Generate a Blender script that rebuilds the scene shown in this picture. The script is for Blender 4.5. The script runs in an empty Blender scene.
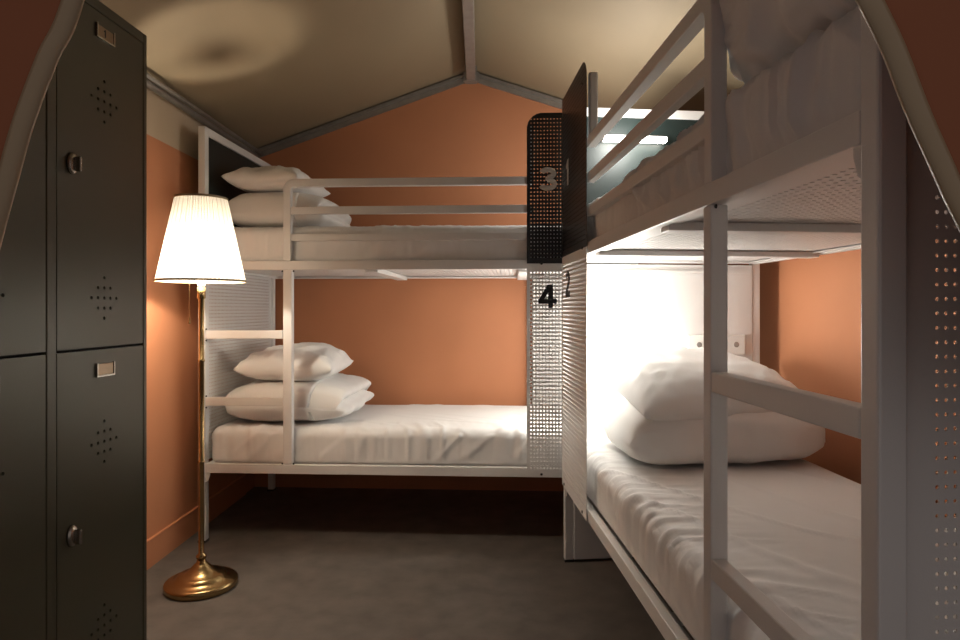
import bpy, bmesh, math, random
from mathutils import Vector, Matrix, noise
random.seed(7)
S = bpy.context.scene
COL = S.collection
PI = math.pi

# ------------------------------------------------------------------ materials
def nt(name):
    m = bpy.data.materials.new(name); m.use_nodes = True
    n = m.node_tree.nodes; l = m.node_tree.links
    return m, n, l, n['Principled BSDF']

def mat(name, col, rough=0.6, metal=0.0, var=0.0, vscale=5.0, bump=0.0, bscale=40.0, bdetail=3.0, coat=0.0, sheen=0.0, stretch=(1,1,1), spec=None):
    m, n, l, b = nt(name)
    b.inputs['Base Color'].default_value = (*col, 1)
    b.inputs['Roughness'].default_value = rough
    b.inputs['Metallic'].default_value = metal
    b.inputs['Coat Weight'].default_value = coat
    b.inputs['Sheen Weight'].default_value = sheen
    if spec is not None: b.inputs['Specular IOR Level'].default_value = spec
    tc = n.new('ShaderNodeTexCoord'); mp = n.new('ShaderNodeMapping')
    mp.inputs['Scale'].default_value = stretch
    l.new(tc.outputs['Object'], mp.inputs['Vector'])
    if var:
        t = n.new('ShaderNodeTexNoise'); t.inputs['Scale'].default_value = vscale; t.inputs['Detail'].default_value = 5
        l.new(mp.outputs[0], t.inputs['Vector'])
        r = n.new('ShaderNodeValToRGB')
        r.color_ramp.elements[0].position = .3; r.color_ramp.elements[1].position = .7
        r.color_ramp.elements[0].color = (*[c*(1-var) for c in col], 1)
        r.color_ramp.elements[1].color = (*[min(1, c*(1+var)) for c in col], 1)
        l.new(t.outputs['Fac'], r.inputs[0]); l.new(r.outputs[0], b.inputs['Base Color'])
    if bump:
        t = n.new('ShaderNodeTexNoise'); t.inputs['Scale'].default_value = bscale; t.inputs['Detail'].default_value = bdetail
        l.new(mp.outputs[0], t.inputs['Vector'])
        bp = n.new('ShaderNodeBump'); bp.inputs['Strength'].default_value = bump; bp.inputs['Distance'].default_value = .01
        l.new(t.outputs['Fac'], bp.inputs['Height']); l.new(bp.outputs[0], b.inputs['Normal'])
    return m

def emis(name, col, s):
    m, n, l, b = nt(name)
    b.inputs['Base Color'].default_value = (*col, 1)
    b.inputs['Emission Color'].default_value = (*col, 1); b.inputs['Emission Strength'].default_value = s
    return m

def translucent(name, col, fac=.5):
    m = bpy.data.materials.new(name); m.use_nodes = True
    n = m.node_tree.nodes; l = m.node_tree.links; n.clear()
    o = n.new('ShaderNodeOutputMaterial'); mx = n.new('ShaderNodeMixShader'); mx.inputs[0].default_value = fac
    d = n.new('ShaderNodeBsdfDiffuse'); t = n.new('ShaderNodeBsdfTranslucent')
    d.inputs[0].default_value = (*col, 1); t.inputs[0].default_value = (*col, 1)
    l.new(d.outputs[0], mx.inputs[1]); l.new(t.outputs[0], mx.inputs[2]); l.new(mx.outputs[0], o.inputs[0])
    return m

M = dict(
    white=mat('white_powder_coat', (.73, .715, .695), .38, bump=.06, bscale=400),
    black=mat('black_powder_coat', (.012, .012, .012), .35),
    slate=mat('dark_green_lacquer', (.010, .018, .0165), .5),
    bolt=mat('black_bolt', (.01, .01, .01), .4),
    sheet=mat('white_cotton', (.79, .78, .765), .9, bump=.10, bscale=9, bdetail=6, sheen=.1),
    duvet=mat('white_duvet_cotton', (.81, .80, .78), .9, bump=.12, bscale=11, bdetail=6, sheen=.1),
    orange=mat('orange_canvas', (.49, .198, .092), .75, var=.05, vscale=2.2, bump=.22, bscale=2.6, bdetail=5),
    orange_highlight=mat('orange_highlight', (.62, .25, .11), .7),  # lighter orange, paints the highlight on the baseboard's top edge
    canvas=mat('olive_tan_canvas', (.275, .212, .132), .62, var=.05, vscale=1.6, bump=.20, bscale=1.8, bdetail=4),
    strip=mat('beige_canvas', (.46, .36, .25), .7, bump=.2, bscale=2.4),
    floor=mat('grey_vinyl', (.128, .110, .093), .55, var=.22, vscale=9, bump=.05, bscale=60),
    alu=mat('dull_aluminium', (.32, .30, .27), .42, .6, var=.1, vscale=20),
    locker=mat('dark_grey_green_steel', (.088, .082, .052), .34, .2, bump=.03, bscale=300),
    locker_in=mat('locker_gap_black', (.006, .006, .005), .8),
    plate=mat('brass_label_plate', (.33, .24, .16), .35, .7),
    nickel=mat('nickel_lock', (.5, .46, .4), .25, .95),
    brass=mat('antique_brass', (.38, .26, .12), .27, 1.0, var=.15, vscale=14),
    trim=mat('bronze_trim', (.42, .33, .20), .5),
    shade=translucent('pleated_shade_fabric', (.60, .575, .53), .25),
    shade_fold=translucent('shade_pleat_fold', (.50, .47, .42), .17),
    digit_grey=mat('grey_digit', (.72, .69, .65), .5),
    digit_black=mat('black_digit', (.012, .012, .012), .5),
    plastic=mat('white_plastic', (.8, .78, .74), .3),
    hole=mat('socket_shadow', (.25, .22, .20), .6),
    flap=mat('rust_canvas_flap', (.34, .12, .055), .8, bump=.2, bscale=5, bdetail=4),
    hem=mat('tan_hem_tape', (.42, .32, .20), .32, bump=.15, bscale=12),
    led=emis('reading_light_diffuser', (1, .94, .85), 25),
    bulb=emis('bulb_glow', (1, .80, .55), 8),
)

# ------------------------------------------------------------------ object helpers
def newobj(name, bm, material, parent=None, smooth=False, bevel=0.0, seg=2, recalc=True, mats=None):
    if recalc: bmesh.ops.recalc_face_normals(bm, faces=bm.faces[:])
    me = bpy.data.meshes.new(name)
    if parent is not None:                      # meshes are written in world coordinates
        bm.transform(WM[parent].inverted())
    bm.to_mesh(me); bm.free()
    for mm in (mats or [material]): me.materials.append(mm)
    if smooth:
        for p in me.polygons: p.use_smooth = True
    o = bpy.data.objects.new(name, me); COL.objects.link(o)
    WM[o] = WM[parent].copy() if parent is not None else Matrix.Identity(4)
    if parent is not None: o.parent = parent
    if bevel:
        b = o.modifiers.new('bevel', 'BEVEL'); b.width = bevel; b.segments = seg; b.limit_method = 'ANGLE'; b.angle_limit = math.radians(40)
    return o
WM = {}

def thing(name, loc, label, cat, group=None, rz=0):
    o = bpy.data.objects.new(name, None); COL.objects.link(o); o.empty_display_size = .1
    o.location = loc; o.rotation_euler = (0, 0, rz)
    WM[o] = Matrix.Translation(Vector(loc)) @ Matrix.Rotation(rz, 4, 'Z')
    o['label'] = label; o['category'] = cat
    if group: o['group'] = group
    return o

def tag(o, label, cat, group=None):
    """origin moved to the mesh base so that the thing has a real location"""
    vs = [v.co for v in o.data.vertices]
    c = Vector((sum(v.x for v in vs)/len(vs), sum(v.y for v in vs)/len(vs), min(v.z for v in vs)))
    o.data.transform(Matrix.Translation(-c)); o.location = c
    WM[o] = Matrix.Translation(c)
    o['label'] = label; o['category'] = cat
    if group: o['group'] = group
    return o

def struct(name, bm, material, **k):
    o = newobj(name, bm, material, **k); o['kind'] = 'structure'; return o

class Fr:
    """a local frame: origin, long axis, cross axis (plan view) and z"""
    def __init__(s, o, ex, ey): s.o = Vector(o); s.x = Vector((*ex, 0)); s.y = Vector((*ey, 0)); s.z = Vector((0, 0, 1))
    def p(s, x, y, z): return s.o + s.x*x + s.y*y + s.z*z
ID = Fr((0, 0, 0), (1, 0), (0, 1))

def box(bm, F, x0, x1, y0, y1, z0, z1):
    v = [bm.verts.new(F.p(x, y, z)) for z in (z0, z1) for x, y in ((x0, y0), (x1, y0), (x1, y1), (x0, y1))]
    for f in ((0,1,2,3), (4,5,6,7), (0,1,5,4), (1,2,6,5), (2,3,7,6), (3,0,4,7)): bm.faces.new([v[i] for i in f])

def boxes(F, lst):
    bm = bmesh.new()
    for b in lst: box(bm, F, *b)
    return bm

def quad(bm, pts): bm.faces.new([bm.verts.new(p) for p in pts])

def tube(bm, pts, r, n=10, cap=True):
    rings = []
    for i, p in enumerate(pts):
        p = Vector(p)
        d = (Vector(pts[min(i+1, len(pts)-1)]) - Vector(pts[max(i-1, 0)])).normalized()
        a = d.orthogonal().normalized() if i == 0 else (a - d*a.dot(d)).normalized()
        b = d.cross(a)
        rr = r[i] if isinstance(r, (list, tuple)) else r
        rings.append([bm.verts.new(p + (a*math.cos(t) + b*math.sin(t))*rr) for t in [2*PI*k/n for k in range(n)]])
    for A, B in zip(rings, rings[1:]):
        for k in range(n): bm.faces.new((A[k], A[(k+1) % n], B[(k+1) % n], B[k]))
    if cap: bm.faces.new(rings[0]); bm.faces.new(rings[-1])

def lathe(bm, c, prof, n=48, ripple=0, amp=0, cap=False):
    rings = []
    for (r, z) in prof:
        ring = []
        for k in range(n):
            t = 2*PI*k/n
            rr = r + (amp*(1 if k % 2 else -1) if ripple else 0)
            ring.append(bm.verts.new((c[0]+rr*math.cos(t), c[1]+rr*math.sin(t), c[2]+z)))
        rings.append(ring)
    for A, B in zip(rings, rings[1:]):
        for k in range(n): bm.faces.new((A[k], A[(k+1) % n], B[(k+1) % n], B[k]))
    if cap: bm.faces.new(rings[0]); bm.faces.new(rings[-1])

def bolt(bm, F, x, y, z, r=.006, axis='y', d=.003):
    """small domed cap standing proud of the face at y (pointing to -y) or x"""
    n = 10; A = []; B = []
    for k in range(n):
        t = 2*PI*k/n; a, b = r*math.cos(t), r*math.sin(t)
        if axis == 'y': A.append(bm.verts.new(F.p(x+a, y, z+b))); B.append(bm.verts.new(F.p(x+a*.7, y-d, z+b*.7)))
        else: A.append(bm.verts.new(F.p(x, y+a, z+b))); B.append(bm.verts.new(F.p(x+d, y+a*.7, z+b*.7)))
    for k in range(n): bm.faces.new((A[k], A[(k+1) % n], B[(k+1) % n], B[k]))
    bm.faces.new(A); bm.faces.new(B)

def perf(name, P, w, h, px, pz, r, material, parent, mx=.02, mz=.02, cuts=(), thick=.002):
    """perforated steel sheet; P(u, v) gives a world point; real holes; cuts = [(cu, cv, radius, su, sv)] rounded corners"""
    bm = bmesh.new()
    nx = max(1, int((w-2*mx)/px + .001)); nz = max(1, int((h-2*mz)/pz + .001))
    u0 = (w-nx*px)/2; v0 = (h-nz*pz)/2
    us = [u0+i*px for i in range(nx+1)]; vs = [v0+j*pz for j in range(nz+1)]
    G = [[bm.verts.new((u, v, 0)) for u in us] for v in vs]
    for j in range(nz):
        for i in range(nx):
            cu, cv = us[i]+px/2, vs[j]+pz/2
            hv = [bm.verts.new((cu+r*math.cos(k*PI/4), cv+r*math.sin(k*PI/4), 0)) for k in range(8)]
            c = [G[j][i+1], G[j+1][i+1], G[j+1][i], G[j][i]]      # at -45, 45, 135, 225 degrees
            for s in range(4):
                bm.faces.new((c[s], c[(s+1) % 4], hv[(2*s+1) % 8], hv[(2*s) % 8], hv[(2*s-1) % 8]))
    o4 = [bm.verts.new(p) for p in ((0, 0, 0), (w, 0, 0), (w, h, 0), (0, h, 0))]
    bm.faces.new([o4[0], o4[1]] + [G[0][i] for i in range(nx, -1, -1)])
    bm.faces.new([o4[1], o4[2]] + [G[j][nx] for j in range(nz, -1, -1)])
    bm.faces.new([o4[2], o4[3]] + [G[nz][i] for i in range(0, nx+1)])
    bm.faces.new([o4[3], o4[0]] + [G[j][0] for j in range(0, nz+1)])
    for (cu, cv, rad, su, sv) in cuts:
        for k in range(0, 7):
            t = PI/2*k/6; nn = Vector((su*math.cos(t), sv*math.sin(t), 0))
            bmesh.ops.bisect_plane(bm, geom=bm.verts[:]+bm.edges[:]+bm.faces[:], plane_co=Vector((cu, cv, 0))+nn*rad, plane_no=nn, clear_outer=True)
    for v in bm.verts: v.co = P(v.co.x, v.co.y)
    o = newobj(name, bm, material, parent)
    s = o.modifiers.new('thickness', 'SOLIDIFY'); s.thickness = thick; s.offset = 0
    return o

def stroke_digit(ch, P, h, w, material, parent, label):
    """chunky digit; P(u, v, d) = world point, v up, d proud of the sheet"""
    t = h*.21; polys = []
    def ribbon(pts, tt=t):
        L = []; R = []
        for i, p in enumerate(pts):
            a = Vector(pts[max(i-1, 0)]); b = Vector(pts[min(i+1, len(pts)-1)]); d = (b-a).normalized(); nrm = Vector((-d.y, d.x))
            L.append(Vector(p)+nrm*tt/2); R.append(Vector(p)-nrm*tt/2)
        for i in range(len(pts)-1): polys.append([L[i], L[i+1], R[i+1], R[i]])
    def arc(cx, cy, rx, ry, a0, a1, n=14): return [(cx+rx*math.cos(math.radians(a0+(a1-a0)*k/n)), cy+ry*math.sin(math.radians(a0+(a1-a0)*k/n))) for k in range(n+1)]
    if ch == '3':
        rx = w/2-t/2
        ribbon(arc(w/2, h*.735, rx*.92, h*.265-t/2, 165, -90)); ribbon(arc(w/2, h*.285, rx, h*.285-t/2, 90, -165))
        polys.append([Vector((w*.38, h*.43)), Vector((w*.55, h*.43)), Vector((w*.55, h*.43+t*.8)), Vector((w*.38, h*.43+t*.8))])
    elif ch == '2':
        rx = w/2-t/2
        ribbon(arc(w/2, h*.70, rx, h*.30-t/2, 170, -35) + [(w*.16, t*.9)]); ribbon([(0, t/2), (w, t/2)])
    elif ch == '1':
        ribbon([(w*.55, 0), (w*.55, h)]); ribbon([(w*.12, h*.74), (w*.5, h*.93)], t*.8)
    elif ch == '4':
        ribbon([(w*.66, 0), (w*.66, h)]); ribbon([(0, h*.28), (w, h*.28)]); ribbon([(w*.10, h*.27), (w*.60, h*.95)], t*.9)
    bm = bmesh.new()
    for i, q in enumerate(polys):
        dz = .0035 + .00002*i
        A = [bm.verts.new(P(p.x, p.y, .0012)) for p in q]; B = [bm.verts.new(P(p.x, p.y, dz)) for p in q]
        bm.faces.new(B); bm.faces.new(A)
        for k in range(4): bm.faces.new((A[k], A[(k+1) % 4], B[(k+1) % 4], B[k]))
    o = newobj('number', bm, material, parent); o['label'] = label
    return o

# ------------------------------------------------------------------ cloth shapes
def nz(p, s, seed=0): return noise.noise(Vector((p[0]*s[0]+seed, p[1]*s[1]+seed*.7, p[2]*s[2]-seed*.3)))
def ridge(p, s, seed=0): return 1-abs(2*nz(p, s, seed))

def soft_box(F, x0, x1, y0, y1, z0, z1, r, step, disp):
    """rounded, displaced box; disp(local p, local n) -> metres along the normal"""
    bm = bmesh.new(); key = {}
    size = (x1-x0, y1-y0, z1-z0); org = (x0, y0, z0)
    N = [max(2, int(s/step)) for s in size]
    rr = min(r, min(size)/2*.98)
    def vert(i, j, k):
        if (i, j, k) in key: return key[(i, j, k)]
        def warp(t):                               # concentrates rows near the rounded edges
            return t
        q = [org[a] + size[a]*warp((i, j, k)[a]/N[a]) for a in range(3)]
        c = [min(max(q[a], org[a]+rr), org[a]+size[a]-rr) for a in range(3)]
        d = Vector([q[a]-c[a] for a in range(3)])
        n_ = d.normalized() if d.length > 1e-9 else Vector((0, 0, 1))
        q2 = Vector(c) + n_*rr
        q2 += n_*disp(q2, n_)
        v = bm.verts.new(F.p(*q2)); key[(i, j, k)] = v
        return v
    for a in range(3):
        b, c = (a+1) % 3, (a+2) % 3
        for side in (0, N[a]):
            for i in range(N[b]):
                for j in range(N[c]):
                    q = []
                    for (di, dj) in ((0, 0), (1, 0), (1, 1), (0, 1)):
                        idx = [0, 0, 0]; idx[a] = side; idx[b] = i+di; idx[c] = j+dj
                        q.append(vert(*idx))
                    bm.faces.new(q)
    return bm

def pillow(F, cx, cy, z, lx, ly, h, seed=0, rot=0, tilt=0, flat=.42, n=44, wr=1.0, droop=0.0):
    """cushion with pulled corners, pinched seam edge and wrinkles running in from the seams"""
    bm = bmesh.new(); G = {}
    ca, sa = math.cos(rot), math.sin(rot)
    def pos(u, v, top):
        eu = 1-abs(u)**2.9; ev = 1-abs(v)**2.9
        t = (max(eu, 0)*max(ev, 0))**.50
        x = lx/2*u*(1-.075*(1-v*v)); y = ly/2*v*(1-.075*(1-u*u))
        p = (x, y, 0)
        w = .012*wr*(nz(p, (7, 7, 7), seed) + .6*nz(p, (15, 15, 15), seed+3))*t
        edge = 1-t
        w += .010*wr*edge*t*3*nz(p, (26, 26, 5), seed+9)
        zz = h*(1-flat)*t + w if top else -h*flat*t**.8 + w*.3
        zz += .02*nz(p, (3, 3, 3), seed+5) * (1 if top else .2)
        zz += tilt*x - droop*(abs(u)**2.5)*h*flat
        zz = max(zz, -h*flat)
        X = cx + ca*x - sa*y; Y = cy + sa*x + ca*y
        return F.p(X, Y, z + h*flat + zz)
    for top in (0, 1):
        for i in range(n+1):
            for j in range(n+1):
                u, v = -1+2*i/n, -1+2*j/n
                u = math.sin(u*PI/2)*.35+u*.65; v = math.sin(v*PI/2)*.35+v*.65
                if (i in (0, n) or j in (0, n)) and top: G[(1, i, j)] = G[(0, i, j)]; continue
                G[(top, i, j)] = bm.verts.new(pos(u, v, top))
        for i in range(n):
            for j in range(n): bm.faces.new([G[(top, i, j)], G[(top, i+1, j)], G[(top, i+1, j+1)], G[(top, i, j+1)]])
    return bm

def folded_duvet(F, x0, x1, y0, y1, z, h, axis, seed=0, wr=1.0, layers=2, shift=(0, 0)):
    """a duvet folded into soft layers that are joined by a fat roll of cloth along one side.
    axis 'x': cross-section runs along local x (fold loop at x0, loose layered ends at x1); 'y' the same along y."""
    bm = bmesh.new()
    n_along, n_loop = 56, 110
    L = (x1-x0) if axis == 'x' else (y1-y0); W = (y1-y0) if axis == 'x' else (x1-x0)
    H = h
    prof = []
    for k in range(n_loop):                      # outline of the pile, counter-clockwise from the fold side
        t = k/n_loop*2*PI
        c, s_ = math.cos(t), math.sin(t)
        a = math.copysign(abs(c)**.48, c); b = math.copysign(abs(s_)**.62, s_)
        x = L/2*a; zz = H/2*b
        if c > .2:                               # loose end: layers show as lobes
            lob = abs(math.sin((zz/H+.5)*PI*layers)) ** .6
            x -= (1-lob)*.075*((c-.2)/.8)**.4
            if zz > 0: x -= shift[0]
        prof.append((x, zz))
    rings = []
    for i in range(n_along+1):
        v = -1+2*i/n_along
        e = (1-abs(v)**6)**.36 if abs(v) < 1 else 0
        e2 = .86+.14*e
        ring = []
        for (x, zz) in prof:
            px_, py_ = x*e2, v*W/2
            q = (px_, py_, zz)
            d = wr*(.014*nz(q, (6, 6, 8), seed)+.008*nz(q, (14, 14, 14), seed+2))
            d += wr*.010*(abs(v)**3)*nz(q, (8, 20, 30), seed+4)
            zq = zz*(.10+.90*e)*(1+d*5) + (.5*H-.5*H)*0
            if zz < 0: zq = max(zq, -H/2)
            px_ += d*(1 if x > 0 else -1)
            sag = -.03*H*math.cos(px_/L*PI*1.3) if zz > 0 else 0
            zf = H/2+zq-sag*0 - (1-e)*H*.12
            zf = max(zf, 0.0)
            if axis == 'x': ring.append(bm.verts.new(F.p((x0+x1)/2+px_, (y0+y1)/2+py_, z+zf)))
            else: ring.append(bm.verts.new(F.p((x0+x1)/2+py_, (y0+y1)/2-px_, z+zf)))
        rings.append(ring)
    for A, B in zip(rings, rings[1:]):
        for k in range(n_loop): bm.faces.new((A[k], A[(k+1) % n_loop], B[(k+1) % n_loop], B[k]))
    bm.faces.new(rings[0]); bm.faces.new(rings[-1])
    return bm

# ------------------------------------------------------------------ setting
XL0, XR = -1.475, 1.42                          # side walls (left one is very slightly skewed)
def xl(y): return XL0 + .012*(y-2.85)
def yb(x): return 4.15 - .05*(x+1.46)
YF = .55
APX, APZ, EZ = -.055, 2.655, 2.165
def roof_z(x): return EZ + (APZ-EZ)*((x-XL0)/(APX-XL0) if x < APX else (XR-x)/(XR-APX))

bm = bmesh.new(); box(bm, ID, -2.2, 2.2, -1.2, 4.4, -.05, 0)
struct('floor', bm, M['floor'])

def wall_grid(bm, P, us, vs):
    G = [[bm.verts.new(P(u, v)) for u in us] for v in vs]
    for j in range(len(vs)-1):
        for i in range(len(us)-1): bm.faces.new((G[j][i], G[j][i+1], G[j+1][i+1], G[j+1][i]))

def lin(a, b, n): return [a+(b-a)*i/n for i in range(n+1)]
ZS = 1.925
bm = bmesh.new(); wall_grid(bm, lambda y, z: Vector((xl(y), y, z)), lin(YF, yb(-1.46), 24), [0, .5, 1.0, 1.5, ZS, EZ])
o = struct('wall_left', bm, M['orange'], mats=[M['orange'], M['strip']])
for p in o.data.polygons:
    if p.center.z > ZS: p.material_index = 1
o.modifiers.new('t', 'SOLIDIFY').thickness = .012; o.modifiers['t'].offset = -1 if o.data.polygons[0].normal.x > 0 else 1
bm = bmesh.new(); wall_grid(bm, lambda y, z: Vector((XR, y, z)), lin(YF, yb(XR), 24), [0, .5, 1.0, 1.5, ZS, EZ])
o = struct('wall_right', bm, M['orange'], mats=[M['orange'], M['strip']])
for p in o.data.polygons:
    if p.center.z > ZS: p.material_index = 1
# gable wall with faint canvas waves
bm = bmesh.new()
def gab(u, v):
    x = XL0+.016+(XR-XL0-.016)*u; z = roof_z(x)*v
    return Vector((x, yb(x)+.006*math.sin(x*4+z*1.5)*math.sin(z*1.2+.5), z))
wall_grid(bm, gab, lin(0, 1, 40), lin(0, 1, 30))
o = struct('wall_back', bm, M['orange'], smooth=True)
# front gable with the wide entrance the camera looks in through
bm = bmesh.new()
def fz(x): return roof_z(x)
for (a, b) in ((XL0-.02, -1.05), (1.05, XR)):
    quad(bm, [(a, YF, 0), (b, YF, 0), (b, YF, fz(b)), (a, YF, fz(a))])
quad(bm, [(-1.05, YF, 2.15), (1.05, YF, 2.15), (1.05, YF, fz(1.05)), (APX, YF, APZ), (-1.05, YF, fz(-1.05))])
struct('wall_front', bm, M['flap'], recalc=False)
# roof canvas, two slopes in one piece with a slight sag between the rafters
bm = bmesh.new()
def roofp(u, v):
    x = XL0-.03+(XR+.03-XL0+.03)*u; y = YF-.02+(4.24-YF)*v
    s = abs((x-APX))/1.4
    sag = .012*math.sin(min(s, 1)*PI)*(.6+.4*math.cos(v*9))
    return Vector((x, y, roof_z(min(max(x, XL0), XR))-sag+.012))
us = sorted(set(lin(0, 1, 48)+[(APX-XL0+.03)/(XR+.06-XL0)]))
wall_grid(bm, roofp, us, lin(0, 1, 40))
o = struct('ceiling', bm, M['canvas'])
# roof seam, rafters, ridge tube, eave rails, baseboards
bm = bmesh.new()
def strip_on_roof(x, w=.012):
    pts = []
    for v in lin(0, .97, 40):
        p = roofp((x-XL0+.03)/(XR+.06-XL0), v); q = roofp((x+w-XL0+.03)/(XR+.06-XL0), v)
        pts.append((bm.verts.new(p-Vector((0, 0, .002))), bm.verts.new(q-Vector((0, 0, .002)))))
    for a, b in zip(pts, pts[1:]): bm.faces.new((a[0], a[1], b[1], b[0]))
strip_on_roof(-.93); strip_on_roof(.78)
struct('trim_1', bm, M['canvas'])
def rafter(xa, xb, name):
    bm = bmesh.new()
    for (dy, dz0, dz1) in ((.016, -.052, .002), (.030, -.020, .000)):
        for a, b in ((xa, xb),):
            za, zb = roof_z(a), roof_z(b)
            P = [(a, yb(a)-dy, za+dz0), (b, yb(b)-dy, zb+dz0), (b, yb(b)-dy, zb+dz1), (a, yb(a)-dy, za+dz1)]
            Q = [(a, yb(a)+.02, za+dz0), (b, yb(b)+.02, zb+dz0), (b, yb(b)+.02, zb+dz1), (a, yb(a)+.02, za+dz1)]
            A = [bm.verts.new(p) for p in P]; B = [bm.verts.new(p) for p in Q]
            bm.faces.new(A); bm.faces.new(B)
            for k in range(4): bm.faces.new((A[k], A[(k+1) % 4], B[(k+1) % 4], B[k]))
    struct(name, bm, M['alu'])
rafter(XL0+.02, APX, 'trim_2'); rafter(APX, XR, 'trim_3')
bm = boxes(ID, [(APX-.027, APX+.027, YF, yb(APX)-.12, APZ-.115, APZ-.03), (APX-.011, APX+.011, YF, yb(APX)-.12, APZ-.03, APZ+.01),
                (APX-.036, APX+.036, yb(APX)-.19, yb(APX)-.13, APZ-.118, APZ-.02), (APX-.05, APX+.05, yb(APX)-.05, yb(APX)-.03, APZ-.07, APZ-.01)])
struct('trim_4', bm, M['alu'], bevel=.004)
for nm, x_, sg in (('trim_5', None, 1), ('trim_6', XR, -1)):
    bm = bmesh.new(); pts = []
    for y in lin(YF, yb(-1.4)-.03, 12):
        x = xl(y) if x_ is None else x_
        pts.append((x+sg*.022, y, EZ-.030))
    tube(bm, pts, .016, 10)
    tube(bm, [(p[0]+sg*.030, p[1], p[2]+.016) for p in pts], .010, 8)
    struct(nm, bm, M['alu'], smooth=True)
bm = bmesh.new()
A = [(xl(y), y) for y in (YF, 4.12)]
F = Fr((xl(YF), YF, 0), (0, 1), (1, 0)); F.x = Vector((xl(4.12)-xl(YF), 4.12-YF, 0)).normalized(); F.y = Vector((F.x.y, -F.x.x, 0))
box(bm, F, 0, 3.42, -.002, .010, 0, .122)
struct('baseboard_left', bm, M['orange'])
struct('trim_7', boxes(F, [(0, 3.42, -.001, .0125, .122, .1275)]), M['orange_highlight'])  # thin strip carrying the painted highlight
bm = bmesh.new(); FB = Fr((XL0+.01, yb(XL0), 0), (1, -.05), (0, -1)); box(bm, FB, 0, 2.88, -.002, .010, 0, .122)
struct('baseboard_back', bm, M['orange'])
struct('baseboard_right', boxes(ID, [(XR-.010, XR+.002, YF, yb(XR)-.02, 0, .122)]), M['orange'])

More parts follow.
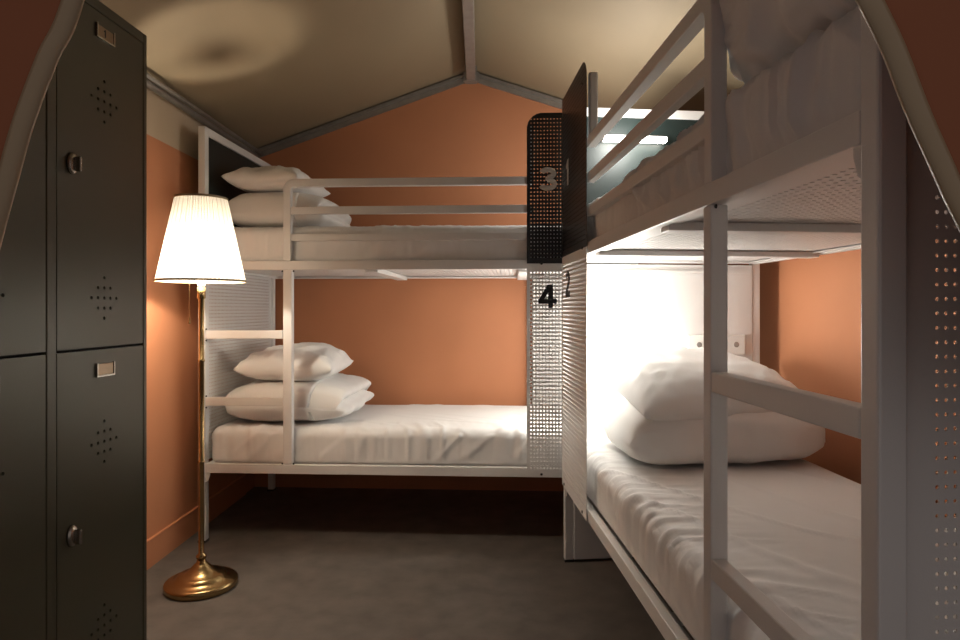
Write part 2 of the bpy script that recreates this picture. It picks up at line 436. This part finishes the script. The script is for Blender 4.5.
# ------------------------------------------------------------------ bunk beds
def build_bed(F, L, W, lad, ladw, pan0, label, dz, head_lower_solid, nums, rung_z, lit, box_leg):
    """local x: ladder end -> reading light end; y: front side -> wall side; z up"""
    t = .036
    ang = math.atan2(F.x.y, F.x.x)
    def put_bolt(T, F, *a, **k):
        bb = bmesh.new(); bolt(bb, F, *a, **k); newobj('bolt', bb, M['bolt'], T)['label'] = 'black bolt cap'
    T = thing('bunk_bed', F.p(0, 0, 0), label, 'bunk bed', 'white metal bunk beds', 0)
    w = M['white']
    H = 2.05+dz
    ZR = [(.345, .390), (1.341+dz, 1.385+dz)]
    # four corner posts, each with its foot cap
    for (x, y, part) in ((0, 0, 'p'), (0, W-t, 'p'), (L-t, 0, 'p'), (L-t, W-t, 'p')):
        hi = H if not (x > 0 and y == 0) else 1.385+dz
        o = newobj('post', boxes(F, [(x, x+t, y, y+t+.004, .008, hi)]), w, T, bevel=.004)
        c = newobj('foot_cap', boxes(F, [(x-.001, x+t+.001, y-.001, y+t+.005, 0, .012)]), M['bolt'], o)
        c['label'] = 'black foot cap'
    # side rails front and back, both bunks; angle section
    for (z0, z1) in ZR:
        newobj('side_rail', boxes(F, [(t, L-t, 0, .028, z0, z1), (t, L-t, .0281, .062, z0+.004, z0+.008)]), w, T, bevel=.003)
        newobj('side_rail', boxes(F, [(t, L-t, W-.028, W, z0, z1), (t, L-t, W-.062, W-.0281, z0+.004, z0+.008)]), w, T, bevel=.003)
        for x in (t, L-t-.03):
            newobj('end_rail', boxes(F, [(x, x+.03, .03, W-.03, z0, z1)]), w, T, bevel=.003)
        for x in (L*.385, L*.735):
            newobj('cross_bar', boxes(F, [(x, x+.062, .030, W-.030, z0-(.012 if z0 > 1 else -.002), z0+.010)]), w, T, bevel=.002)
        # gussets
        for (x, s) in ((t, 1), (L-t, -1)):
            g = bmesh.new()
            P = [(x, z0-.045), (x+s*.012, z0-.04), (x+s*.022, z0-.012), (x+s*.022, z0), (x, z0)]
            A = [g.verts.new(F.p(a, .006, b)) for a, b in P]; B = [g.verts.new(F.p(a, .012, b)) for a, b in P]
            g.faces.new(A); g.faces.new(B)
            for k in range(5): g.faces.new((A[k], A[(k+1) % 5], B[(k+1) % 5], B[k]))
            newobj('gusset', g, w, T)
        perf('slat_base', lambda u, v, z0=z0: F.p(.07+u, .064+v, z0+.0125), L-.14, W-.128, .022, .022, .0058, w, T, mx=.03, mz=.03)
    # ladder: one upright from lower rail to upper rail, rungs to the corner post
    zr0, zr1 = ZR[0][1], ZR[1][0]
    lo = newobj('ladder', boxes(F, [(lad, lad+ladw, -.001, .036, zr0+.001, zr1-.001)]), w, T, bevel=.004)
    for z in rung_z:
        newobj('rung', boxes(F, [(t+.001, lad-.0005, .000, .030, z-.041, z)]), w, lo, bevel=.003)
        if not head_lower_solid:
            put_bolt(T, F, t+.006, -.0005, z+.006, .0045); put_bolt(T, F, t+.006, -.0005, z-.050, .0045)
    for x in (lad-.006, lad+ladw+.006):
        put_bolt(T, F, x, .008, zr0+.003, .0050); put_bolt(T, F, x, .008, zr1-.006, .0050)
    # guard rail loop: upright with rounded shoulder, top rail, two lower rails
    zt = [(1.745+dz, 1.785+dz), (1.612+dz, 1.650+dz), (1.482+dz, 1.518+dz)]
    g = bmesh.new(); R = .055; th = .038
    pts_o = [(lad, ZR[1][1])] + [(lad+R-R*math.cos(a), zt[0][1]-R+R*math.sin(a)) for a in lin(0, PI/2, 8)] + [(pan0+.03, zt[0][1])]
    ri = R-th*.9
    pts_i = [(lad+th, ZR[1][1])] + [(lad+th+ri-ri*math.cos(a), zt[0][1]-th-ri+ri*math.sin(a)) for a in lin(0, PI/2, 8)] + [(pan0+.03, zt[0][1]-th)]
    VA = [[g.verts.new(F.p(a, y, z)) for a, z in pts] for pts in (pts_o, pts_i) for y in (0, .034)]
    for k in range(len(pts_o)-1):
        g.faces.new((VA[0][k], VA[0][k+1], VA[2][k+1], VA[2][k])); g.faces.new((VA[1][k], VA[1][k+1], VA[3][k+1], VA[3][k]))
        g.faces.new((VA[0][k], VA[0][k+1], VA[1][k+1], VA[1][k])); g.faces.new((VA[2][k], VA[2][k+1], VA[3][k+1], VA[3][k]))
    for k in (0, -1): g.faces.new((VA[0][k], VA[1][k], VA[3][k], VA[2][k]))
    gr = newobj('guard_rail', g, w, T, bevel=.003)
    for (z0, z1) in zt[1:]:
        newobj('rail_bar', boxes(F, [(lad+th+.0005, pan0+.03, .003, .030, z0, z1)]), w, gr, bevel=.003)
    br = newobj('panel_bracket', boxes(F, [(pan0+.002, pan0+.034, .006, .040, zt[0][1]+.001, 2.03+dz)]), w, T, bevel=.008, seg=3)
    # privacy panel, black above and white below, with real perforations
    pw = L-pan0-.004
    Pp = lambda u, v, z=0.0, d=0.0: F.p(pan0+u, -.006-d, v)
    z3, z4 = 1.367+dz, 2.085+dz
    up = perf('privacy_panel', lambda u, v: F.p(pan0+u, -.006, z3+v), pw, z4-z3, .0156, .0183, .0032, M['black'], T, mx=.012, mz=.02,
              cuts=[(.075, (z4-z3)-.075, .075, -1, 1)])
    up['label'] = 'black perforated upper panel'
    dn = perf('privacy_panel', lambda u, v: F.p(pan0+u, -.006, .348+v), pw, z3-.348-.002, .0156, .0183, (.0040 if head_lower_solid else .0048), w, T, mx=.012, mz=.03)
    dn['label'] = 'white perforated lower panel'
    for q, pn, zc, mtl, nm in ((nums[0], up, (1.768 if nums[2] else 1.725)+dz, M['digit_grey'], 'grey'), (nums[1], dn, (1.21 if nums[2] else 1.257), M['digit_black'], 'black')):
        if nums[2]:      # panel seen with local +x running right
            stroke_digit(q, lambda u, v, d, zc=zc: F.p(pan0+nums[3]+u, -.006-d, zc-.055+v), .112, .088, mtl, pn, '%s number %s' % (nm, q))
        else:            # seen from the other side: local +x runs left
            stroke_digit(q, lambda u, v, d, zc=zc: F.p(L-nums[3]-u, -.006-d, zc-.055+v), .112, .088, mtl, pn, '%s number %s' % (nm, q))
    for (x, z) in ((pan0+.07, z3+.0), (pan0+.07, .362), (L-.06, .362)): put_bolt(T, F, x, -.0075, z, .0065)
    put_bolt(T, F, pan0+.07, -.0075, z4-.08, .005)
    # end boards
    if not head_lower_solid:
        newobj('added_backing_panel', boxes(F, [(1.665, L-t-.001, W-.034, W-.030, .395, 1.335)]), w, T)  # added white backing, makes the holes of the lower panel look pale
    for (x, kind) in ((0, 'open'), (L-t, 'light')):
        xs = x+t/2
        newobj('top_bar', boxes(F, [(x, x+t, t+.0045, W-t-.0005, H-.040, H-.0005)]), w, T, bevel=.003)
        newobj('middle_bar', boxes(F, [(x+.003, x+t-.003, t+.0045, W-t-.0005, 1.40+dz, 1.425+dz)]), w, T, bevel=.003)
        ub = newobj('headboard_panel', boxes(F, [(xs-.008, xs+.008, t+.005, W-t-.001, 1.4255+dz, H-.0405)]), M['slate'], T)
        ub['label'] = 'black upper headboard panel in a white frame'
        if kind == 'light' and head_lower_solid:
            newobj('headboard_panel', boxes(F, [(x-.004, x+t-.004, t+.005, W-t-.001, .012, 1.335+dz)]), w, T, bevel=.003)
            newobj('headboard_trim', boxes(F, [(x-.012, x-.0045, t+.012, W-t-.008, 1.292+dz, 1.306+dz)]), w, T)
        else:
            pxx, rr_, mm_ = (.0125, .0028, .042) if head_lower_solid else (.0156, .0042, .02)
            perf('headboard_panel', lambda u, v: F.p(xs, t+.005+u, .395+v), W-2*t-.006, 1.398+dz-.395, pxx, .0183, rr_, w, T, mx=mm_, mz=.02)
        if kind == 'light':
            for zl, on, ya in ((1.0, lit[0], .05), (1.895+dz, lit[1], .17)):
                hb = newobj('reading_light', boxes(F, [(x-.040, x-.0045, ya, ya+.30, zl, zl+.022)]), M['plastic'], T, bevel=.004)
                hb['label'] = 'slim bar reading light'
                if on:
                    newobj('diffuser', boxes(F, [(x-.037, x-.008, ya+.005, ya+.295, zl-.004, zl-.0004), (x-.043, x-.0405, ya+.005, ya+.295, zl-.003, zl+.014)]), M['led'], hb)
                    ld = bpy.data.lights.new('reading_light_lamp', 'POINT'); ld.shadow_soft_size = .07
                    ld.energy = on; ld.color = (1, .97, .91)
                    lo_ = bpy.data.objects.new('reading_light_lamp', ld); COL.objects.link(lo_); lo_.location = F.p(x-.16, ya+.12, zl-.005)
            if head_lower_solid:
                yb0 = .42
                sk = newobj('wall_socket', boxes(F, [(x-.016, x-.0045, W-.355, W-.075, .935, 1.030)]), M['plastic'], T, bevel=.004)
                for yy in (W-.12, W-.30):
                    sb = bmesh.new(); bolt(sb, F, x-.0161, yy, .985, .013, 'x', -.002); newobj('outlet', sb, M['hole'], sk)
    return T

FA = Fr((-1.386, 3.145, 0), (.9986, -.052), (.052, .9986))
FBd = Fr((.487, .782, 0), (-.0479, .99885), (.9945, .105))
build_bed(FA, 2.14, .93, .425, .044, 1.612, 'white metal bunk bed along the back wall, numbered 3 and 4 on its panel', 0, False, ('3', '4', True, .055), (1.045, .716), (13, 12), False)
build_bed(FBd, 2.160, .93, .500, .040, 1.638, 'white metal bunk bed on the right, nearest the camera, with number 2 on its panel', .02, True, ('1', '2', False, .105), (1.024, .650), (16, 11), True)

# ------------------------------------------------------------------ mattresses
def mattress(F, L, W, z0, z1, seed, label, wrk=1.0, group='mattresses in white fitted sheets'):
    def disp(p, n):
        # fitted sheet: fine creases pulled in from the long edges, soft dents on top, slack diagonals on the side
        low = min(1, max(0, (p.z-z0-.02)/.05))
        mask = max(0, .85+1.2*nz((p.x, 0, 0), (2.3, 1, 1), seed+20))
        e = max(0, 1-abs(p.y-.06)/.34)
        warp = .05*nz((p.x*1.2, p.y*2.2, 0), (2, 2, 1), seed+2)
        c1 = max(0, ridge((p.x+warp+p.y*.22, p.y*.10, 0), (15, 3, 1), seed)-.62)
        c2 = max(0, ridge((p.x+warp*1.5-p.y*.15, p.y*.2, 0), (31, 4, 1), seed+31)-.60)
        d = wrk*mask*e*(.020*c1+.009*c2)
        d += wrk*.0035*nz((p.x+p.y*.5, p.y-p.z, 0), (2.6, 5, 1), seed+4)
        r2 = max(0, ridge((p.x*.5+p.y*.9, p.y*.2-p.x*.25, 0), (7, 4, 4), seed+8)-.80)
        d += wrk*.020*r2
        if abs(n.z) < .6:
            q = max(0, ridge((p.x-p.z*1.1, 0, p.z*.3), (6.5, 1, 4), seed+11)-.66)
            d += wrk*.022*q*mask*low
        return d*low
    bm = soft_box(F, .038, L-.042, .036, W-.036, z0, z1, .045, .0105, disp)
    o = newobj('mattress', bm, M['sheet'], smooth=True)
    return tag(o, label, 'mattress', group)
mattress(FA, 2.14, .93, .364, .560, 1, 'white sheeted mattress on the lower bunk of the bed along the back wall')
mattress(FA, 2.14, .93, 1.360, 1.560, 2, 'white sheeted mattress on the upper bunk of the bed along the back wall', .5)
mattress(FBd, 2.16, .93, .364, .560, 3, 'white sheeted mattress on the lower bunk at the right, nearest the floor', 1.5)
mattress(FBd, 2.16, .93, 1.380, 1.578, 4, 'white sheeted mattress high on the upper bunk at the right', 1.5)

# ------------------------------------------------------------------ bedding
G1 = 'pillows on the bunks'; G2 = 'folded duvets on the bunks'
o = newobj('folded_duvet', folded_duvet(FA, .065, .715, .10, .80, .566, .205, 'x', 3, layers=2, shift=(.012, 0)), M['duvet'], smooth=True)
tag(o, 'folded white duvet under the pillow on the lower bunk by the back wall', 'duvet', G2)
o = newobj('pillow', pillow(FA, .365, .40, .762, .50, .56, .19, 5, rot=.05, wr=1.7), M['duvet'], smooth=True)
tag(o, 'white pillow on a folded duvet in the lower bunk by the back wall', 'pillow', G1)
o = newobj('folded_duvet', folded_duvet(FA, .06, .60, .12, .80, 1.566, .20, 'x', 8, layers=2, shift=(.02, 0)), M['duvet'], smooth=True)
tag(o, 'folded white duvet under the topmost pillow behind the left guard rail', 'duvet', G2)
o = newobj('pillow', pillow(FA, .275, .36, 1.760, .40, .52, .15, 6, rot=-.04, wr=1.8), M['duvet'], smooth=True)
tag(o, 'white pillow on the upper bunk beside the left black headboard', 'pillow', G1)
o = newobj('folded_duvet', folded_duvet(FBd, 1.48, 2.00, .13, .88, .568, .225, 'x', 12, layers=1), M['duvet'], smooth=True)
tag(o, 'folded white duvet under the pillow on the lower bunk at the right', 'duvet', G2)
o = newobj('pillow', pillow(FBd, 1.755, .475, .752, .56, .72, .215, 21, rot=-.13, wr=1.2, tilt=.22), M['duvet'], smooth=True)
tag(o, 'brightly lit white pillow on the lower bunk at the right below the reading light', 'pillow', G1)
def crump(p, n):
    return .020*nz(p, (9, 9, 9), 3)+.016*(ridge((p.x+p.z*.6, p.y*.4, p.z), (14, 7, 16), 5)-.5)+.008*nz(p, (30, 14, 34), 8)
o = newobj('rumpled_duvet', soft_box(FBd, .065, .56, .020, .80, 1.592, 1.86, .09, .011, crump), M['duvet'], smooth=True)
tag(o, 'rumpled white duvet heaped on the right upper bunk at the top edge of the picture', 'duvet', G2)

# ------------------------------------------------------------------ steel locker
LK = Fr((-.975, 1.874, 0), (-.055, -.9985), (-.9985, .055))     # x: towards the camera, y: into the wall
lk = thing('locker', LK.p(.41, .24, 0), 'dark grey-green steel locker with four doors standing against the left wall', 'locker')
D0, DW, DG, D1 = .019, .349, .035, .019
LW = D0+DW+DG+DW+D1; LZ0, LZ1 = .15, 1.95; SEAM = 1.048; DEP = .47
bm = boxes(LK, [(0, D0-.002, 0, DEP, LZ0, LZ1), (LW-D1+.002, LW, 0, DEP, LZ0, LZ1), (D0-.0015, LW-D1+.0015, 0, DEP, LZ1-.028, LZ1-.0001),
                (D0-.0015, LW-D1+.0015, 0, DEP, LZ0, LZ0+.02), (D0+DW+.002, D0+DW+DG-.002, .0, DEP-.01, LZ0+.021, LZ1-.029),
                (D0-.0015, LW-D1+.0015, DEP-.004, DEP, LZ0+.021, LZ1-.029)])
newobj('carcass', bm, M['locker'], lk, bevel=.002)
newobj('shelf', boxes(LK, [(D0, D0+DW, .012, DEP-.012, SEAM-.006, SEAM+.004), (D0+DW+DG, LW-D1, .012, DEP-.012, SEAM-.006, SEAM+.004),
                           ]), M['locker_in'], lk)
for (x, y) in ((.02, .02), (LW-.05, .02), (.02, DEP-.05), (LW-.05, DEP-.05)):
    newobj('leg', boxes(LK, [(x, x+.03, y, y+.03, 0, LZ0-.0005)]), M['locker'], lk)
def cut_holes(o, pts, r, F):
    """round vents cut through the door sheet"""
    c = bmesh.new()
    for (x, z) in pts:
        ring0 = []; ring1 = []
        for k in range(10):
            a = 2*PI*k/10
            ring0.append(c.verts.new(F.p(x+r*math.cos(a), -.02, z+r*math.sin(a)))); ring1.append(c.verts.new(F.p(x+r*math.cos(a), .06, z+r*math.sin(a))))
        for k in range(10): c.faces.new((ring0[k], ring0[(k+1) % 10], ring1[(k+1) % 10], ring1[k]))
        c.faces.new(ring0); c.faces.new(ring1)
    bmesh.ops.recalc_face_normals(c, faces=c.faces[:])
    me = bpy.data.meshes.new('cut'); c.transform(WM[o].inverted() if o in WM else Matrix()); c.to_mesh(me); c.free()
    co = bpy.data.objects.new('cut', me); COL.objects.link(co)
    par = o.parent; o.parent = None
    md = o.modifiers.new('b', 'BOOLEAN'); md.operation = 'DIFFERENCE'; md.object = co; md.solver = 'EXACT'
    bpy.context.view_layer.update()
    dg = bpy.context.evaluated_depsgraph_get()
    nm = bpy.data.meshes.new_from_object(o.evaluated_get(dg))
    o.modifiers.clear(); o.data = nm; o.parent = par
    bpy.data.objects.remove(co)
k_ = 0
for (dx, far) in ((D0, True), (D0+DW+DG, False)):
    for (z0, z1) in ((SEAM+.0035, LZ1-.031), (LZ0+.023, SEAM-.0035)):
        bm = boxes(LK, [(dx+.0008, dx+DW-.0008, .001, .017, z0, z1)])
        d = newobj('door', bm, M['locker'], lk)
        cx = dx+DW/2; pts = []
        for zc in ((1.694, 1.179) if z0 > 1 else (.803, .320)):
            for i in range(-2, 3):
                nn = 2-abs(i)
                for j in range(-nn, nn+1): pts.append((cx+i*.0253, zc+j*.0265 if True else 0))
        cut_holes(d, pts, .0046, LK)
        zl = 1.870 if z0 > 1 else .992
        pl = newobj('label_plate', boxes(LK, [(cx-.033, cx+.033, -.0025, .0009, zl-.014, zl+.016)]), M['plate'], d, bevel=.001)
        pl['label'] = 'small metal label plate'
        newobj('plate_rim', boxes(LK, [(cx-.036, cx+.036, -.005, .0008, zl-.018, zl-.0142), (cx-.036, cx-.0332, -.005, .0008, zl-.0141, zl+.018), (cx+.0332, cx+.036, -.005, .0008, zl-.0141, zl+.018)]), M['nickel'], pl)
        if far and z0 > 1:
            stroke_digit('1', lambda u, v, dd: LK.p(cx+.008-u, -.0016-dd*.5, zl-.009+v), .02, .012, M['digit_black'], pl, 'small dark digit')
        xk = dx+DW-.048; zk = 1.504 if z0 > 1 else .599
        b = bmesh.new(); n = 18; rings = []
        for (sc, yy) in ((1, .0009), (1, -.004), (.85, -.008), (.6, -.010)):
            rings.append([b.verts.new(LK.p(xk+.017*sc*math.cos(2*PI*k/n), yy, zk+.027*sc*math.sin(2*PI*k/n))) for k in range(n)])
        for A, B in zip(rings, rings[1:]):
            for k in range(n): b.faces.new((A[k], A[(k+1) % n], B[(k+1) % n], B[k]))
        b.faces.new(rings[0]); b.faces.new(rings[-1])
        ls = newobj('lock', b, M['nickel'], d, smooth=True); ls['label'] = 'oval nickel turn lock'
        newobj('turn_handle', boxes(LK, [(xk-.004, xk+.004, -.026, -.0101, zk-.020, zk+.016)]), M['nickel'], ls, bevel=.003, seg=3)

# ------------------------------------------------------------------ floor lamp
LC = (-1.156, 2.655, 0)
fl = thing('floor_lamp', LC, 'brass floor lamp with a lit white pleated shade standing beside the locker', 'floor lamp')
bm = bmesh.new()
lathe(bm, LC, [(.001, .0), (.139, .0), (.144, .006), (.144, .022), (.140, .029), (.132, .032), (.108, .034), (.099, .044), (.092, .053), (.084, .056), (.066, .058), (.056, .068), (.044, .076), (.036, .086), (.028, .094), (.020, .100), (.017, .112), (.001, .113)], 64)
newobj('base', bm, M['brass'], fl, smooth=True)
bm = bmesh.new()
lathe(bm, LC, [(.013, .113), (.020, .118), (.021, .128), (.014, .136), (.0115, .140), (.0115, .510), (.0145, .512), (.0145, .520), (.0112, .522), (.0112, .930), (.014, .932), (.014, .940), (.0108, .942), (.0108, 1.190), (.0165, 1.195), (.0165, 1.240), (.010, 1.245), (.001, 1.246)], 20)
newobj('pole', bm, M['brass'], fl, smooth=True)
bm = bmesh.new(); lathe(bm, LC, [(.1720, 1.267), (.1360, 1.4385), (.1000, 1.610)], 192, ripple=1, amp=.0016)
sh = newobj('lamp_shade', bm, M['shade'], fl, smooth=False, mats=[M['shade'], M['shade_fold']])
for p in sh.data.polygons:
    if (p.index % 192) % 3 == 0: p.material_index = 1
for (r, z, hh) in ((.1765, 1.262, .009), (.1045, 1.603, .009)):
    bm = bmesh.new(); lathe(bm, LC, [(r, z), (r-.0003, z+hh), (r-.004, z+hh), (r-.0035, z), (r, z)], 64)
    newobj('shade_trim', bm, M['trim'], sh, smooth=False)
bm = bmesh.new()
lathe(bm, (LC[0], LC[1], 1.2465), [(.001, 0), (.014, .001), (.016, .010), (.027, .030), (.030, .048), (.024, .066), (.010, .075), (.001, .077)], 20)
newobj('bulb', bm, M['bulb'], fl, smooth=True)
bm = bmesh.new(); lathe(bm, (LC[0], LC[1], 1.500), [(.001, 0), (.022, .001), (.022, .004), (.006, .006), (.005, .016), (.001, .018)], 24)
newobj('shadow_disc', bm, M['brass'], fl, smooth=True)  # added disc inside the shade, its shadow darkens the middle of the ceiling glow
bm = bmesh.new()
for k in range(3):
    a = 2*PI*k/3+.9
    tube(bm, [(LC[0]+.020*math.cos(a), LC[1]+.020*math.sin(a), 1.502), (LC[0]+.098*math.cos(a), LC[1]+.098*math.sin(a), 1.604)], .0015, 6)
newobj('shade_carrier', bm, M['trim'], fl)
bm = bmesh.new()
pc = (LC[0]-.036, LC[1]-.03)
tube(bm, [(pc[0], pc[1], 1.285), (pc[0], pc[1], 1.115)], .0013, 6)
lathe(bm, (pc[0], pc[1], 1.088), [(.001, 0), (.005, .003), (.004, .016), (.0015, .028)], 10)
newobj('pull_chain', bm, M['brass'], fl)
ld = bpy.data.lights.new('bulb_lamp', 'POINT'); ld.energy = 26; ld.color = (1, .88, .72); ld.shadow_soft_size = .022
lo = bpy.data.objects.new('bulb_lamp', ld); COL.objects.link(lo); lo.location = (LC[0], LC[1]-.04, 1.335)

# ------------------------------------------------------------------ canvas door flaps of the tent entrance
def flap(name, edge, outer, label, seed):
    """edge: world points of the free edge from top to tie-back; outer: matching points out at the side wall"""
    n = 40; m = 26
    def samp(P, t):
        f = t*(len(P)-1); i = min(int(f), len(P)-2); f -= i
        p0 = Vector(P[max(i-1, 0)]); p1 = Vector(P[i]); p2 = Vector(P[i+1]); p3 = Vector(P[min(i+2, len(P)-1)])
        return .5*((2*p1)+(p2-p0)*f+(2*p0-5*p1+4*p2-p3)*f*f+(3*p1-p0-3*p2+p3)*f**3)
    T = thing(name, Vector(outer[-1])*1.0, label, 'tent flap', 'canvas door flaps')
    bm = bmesh.new(); R = []
    for i in range(n+1):
        t = i/n; a = samp(edge, t); b = samp(outer, t)
        R.append([bm.verts.new(a.lerp(b, s)+Vector((0, .035*math.sin(s*9+seed+t*2)*s*(1-.3*t), 0))) for s in lin(0, 1, m)])
    for A, B in zip(R, R[1:]):
        for k in range(m): bm.faces.new((A[k], A[k+1], B[k+1], B[k]))
    o = newobj('canvas', bm, M['flap'], T, smooth=True)
    s = o.modifiers.new('t', 'SOLIDIFY'); s.thickness = .0025
    bm = bmesh.new(); R = []
    for i in range(n+1):
        t = i/n; a = samp(edge, t); b = samp(outer, t); d = (b-a).normalized()
        up = Vector((0, -1, 0))
        R.append([bm.verts.new(a+d*u+up*h) for (u, h) in ((-.002, -.002), (-.003, .003), (.005, .0065), (.014, .007), (.0205, .004), (.0205, -.002))])
    for A, B in zip(R, R[1:]):
        for k in range(6): bm.faces.new((A[k], A[(k+1) % 6], B[(k+1) % 6], B[k]))
    h = newobj('hem', bm, M['hem'], T, smooth=True); h['label'] = 'tan hem tape'
    return T
def W_(x, y, D): return ((x-480)*D/640, D, 1.15+(309-y)*D/640)
flap('door_flap', [(-.30, .74, 2.12), (-.40, .76, 1.80), W_(82, 0, .80), W_(56, 60, .80), W_(31, 127, .80), W_(10, 202, .80), (-.625, .80, 1.16), (-.70, .80, 1.02)],
     [(-1.06, .72, 2.13), (-1.08, .72, 2.0), (-1.10, .72, 1.8), (-1.10, .72, 1.6), (-1.10, .72, 1.45), (-1.10, .72, 1.3), (-1.05, .72, 1.15), (-1.0, .72, 1.0)],
     'rust coloured canvas door flap drawn aside at the upper left', 0)
flap('door_flap', [(.16, .62, 2.12), (.22, .62, 1.80), W_(842, -40, .62), W_(859, 0, .60), W_(883, 49, .60), W_(908, 113, .60), W_(931, 164, .60), W_(959, 224, .60), (.50, .60, 1.14), (.60, .60, 1.00)],
     [(1.06, .68, 2.13), (1.08, .68, 2.0), (1.08, .68, 1.85), (1.10, .68, 1.7), (1.10, .68, 1.55), (1.10, .68, 1.45), (1.10, .68, 1.35), (1.10, .68, 1.25), (1.05, .68, 1.12), (1.0, .68, 1.0)],
     'rust coloured canvas door flap drawn aside at the upper right', 2)

# ------------------------------------------------------------------ world, camera
wd = bpy.data.worlds.new('dusk'); S.world = wd; wd.use_nodes = True
bg = wd.node_tree.nodes['Background']; bg.inputs[0].default_value = (1.0, .87, .83, 1); bg.inputs[1].default_value = .20
cam = bpy.data.cameras.new('camera'); co = bpy.data.objects.new('camera', cam); COL.objects.link(co)
cam.sensor_width = 36; cam.lens = 24; cam.shift_y = -11/960; cam.clip_start = .02
co.location = (0, 0, 1.15); co.rotation_euler = (PI/2, 0, 0)
S.camera = co
S.view_settings.view_transform = 'Standard'; S.view_settings.look = 'None'; S.view_settings.gamma = 1
S.view_settings.use_curve_mapping = False
S.view_settings.exposure = 0.0
S.cycles.use_denoising = True
S.cycles.max_bounces = 10
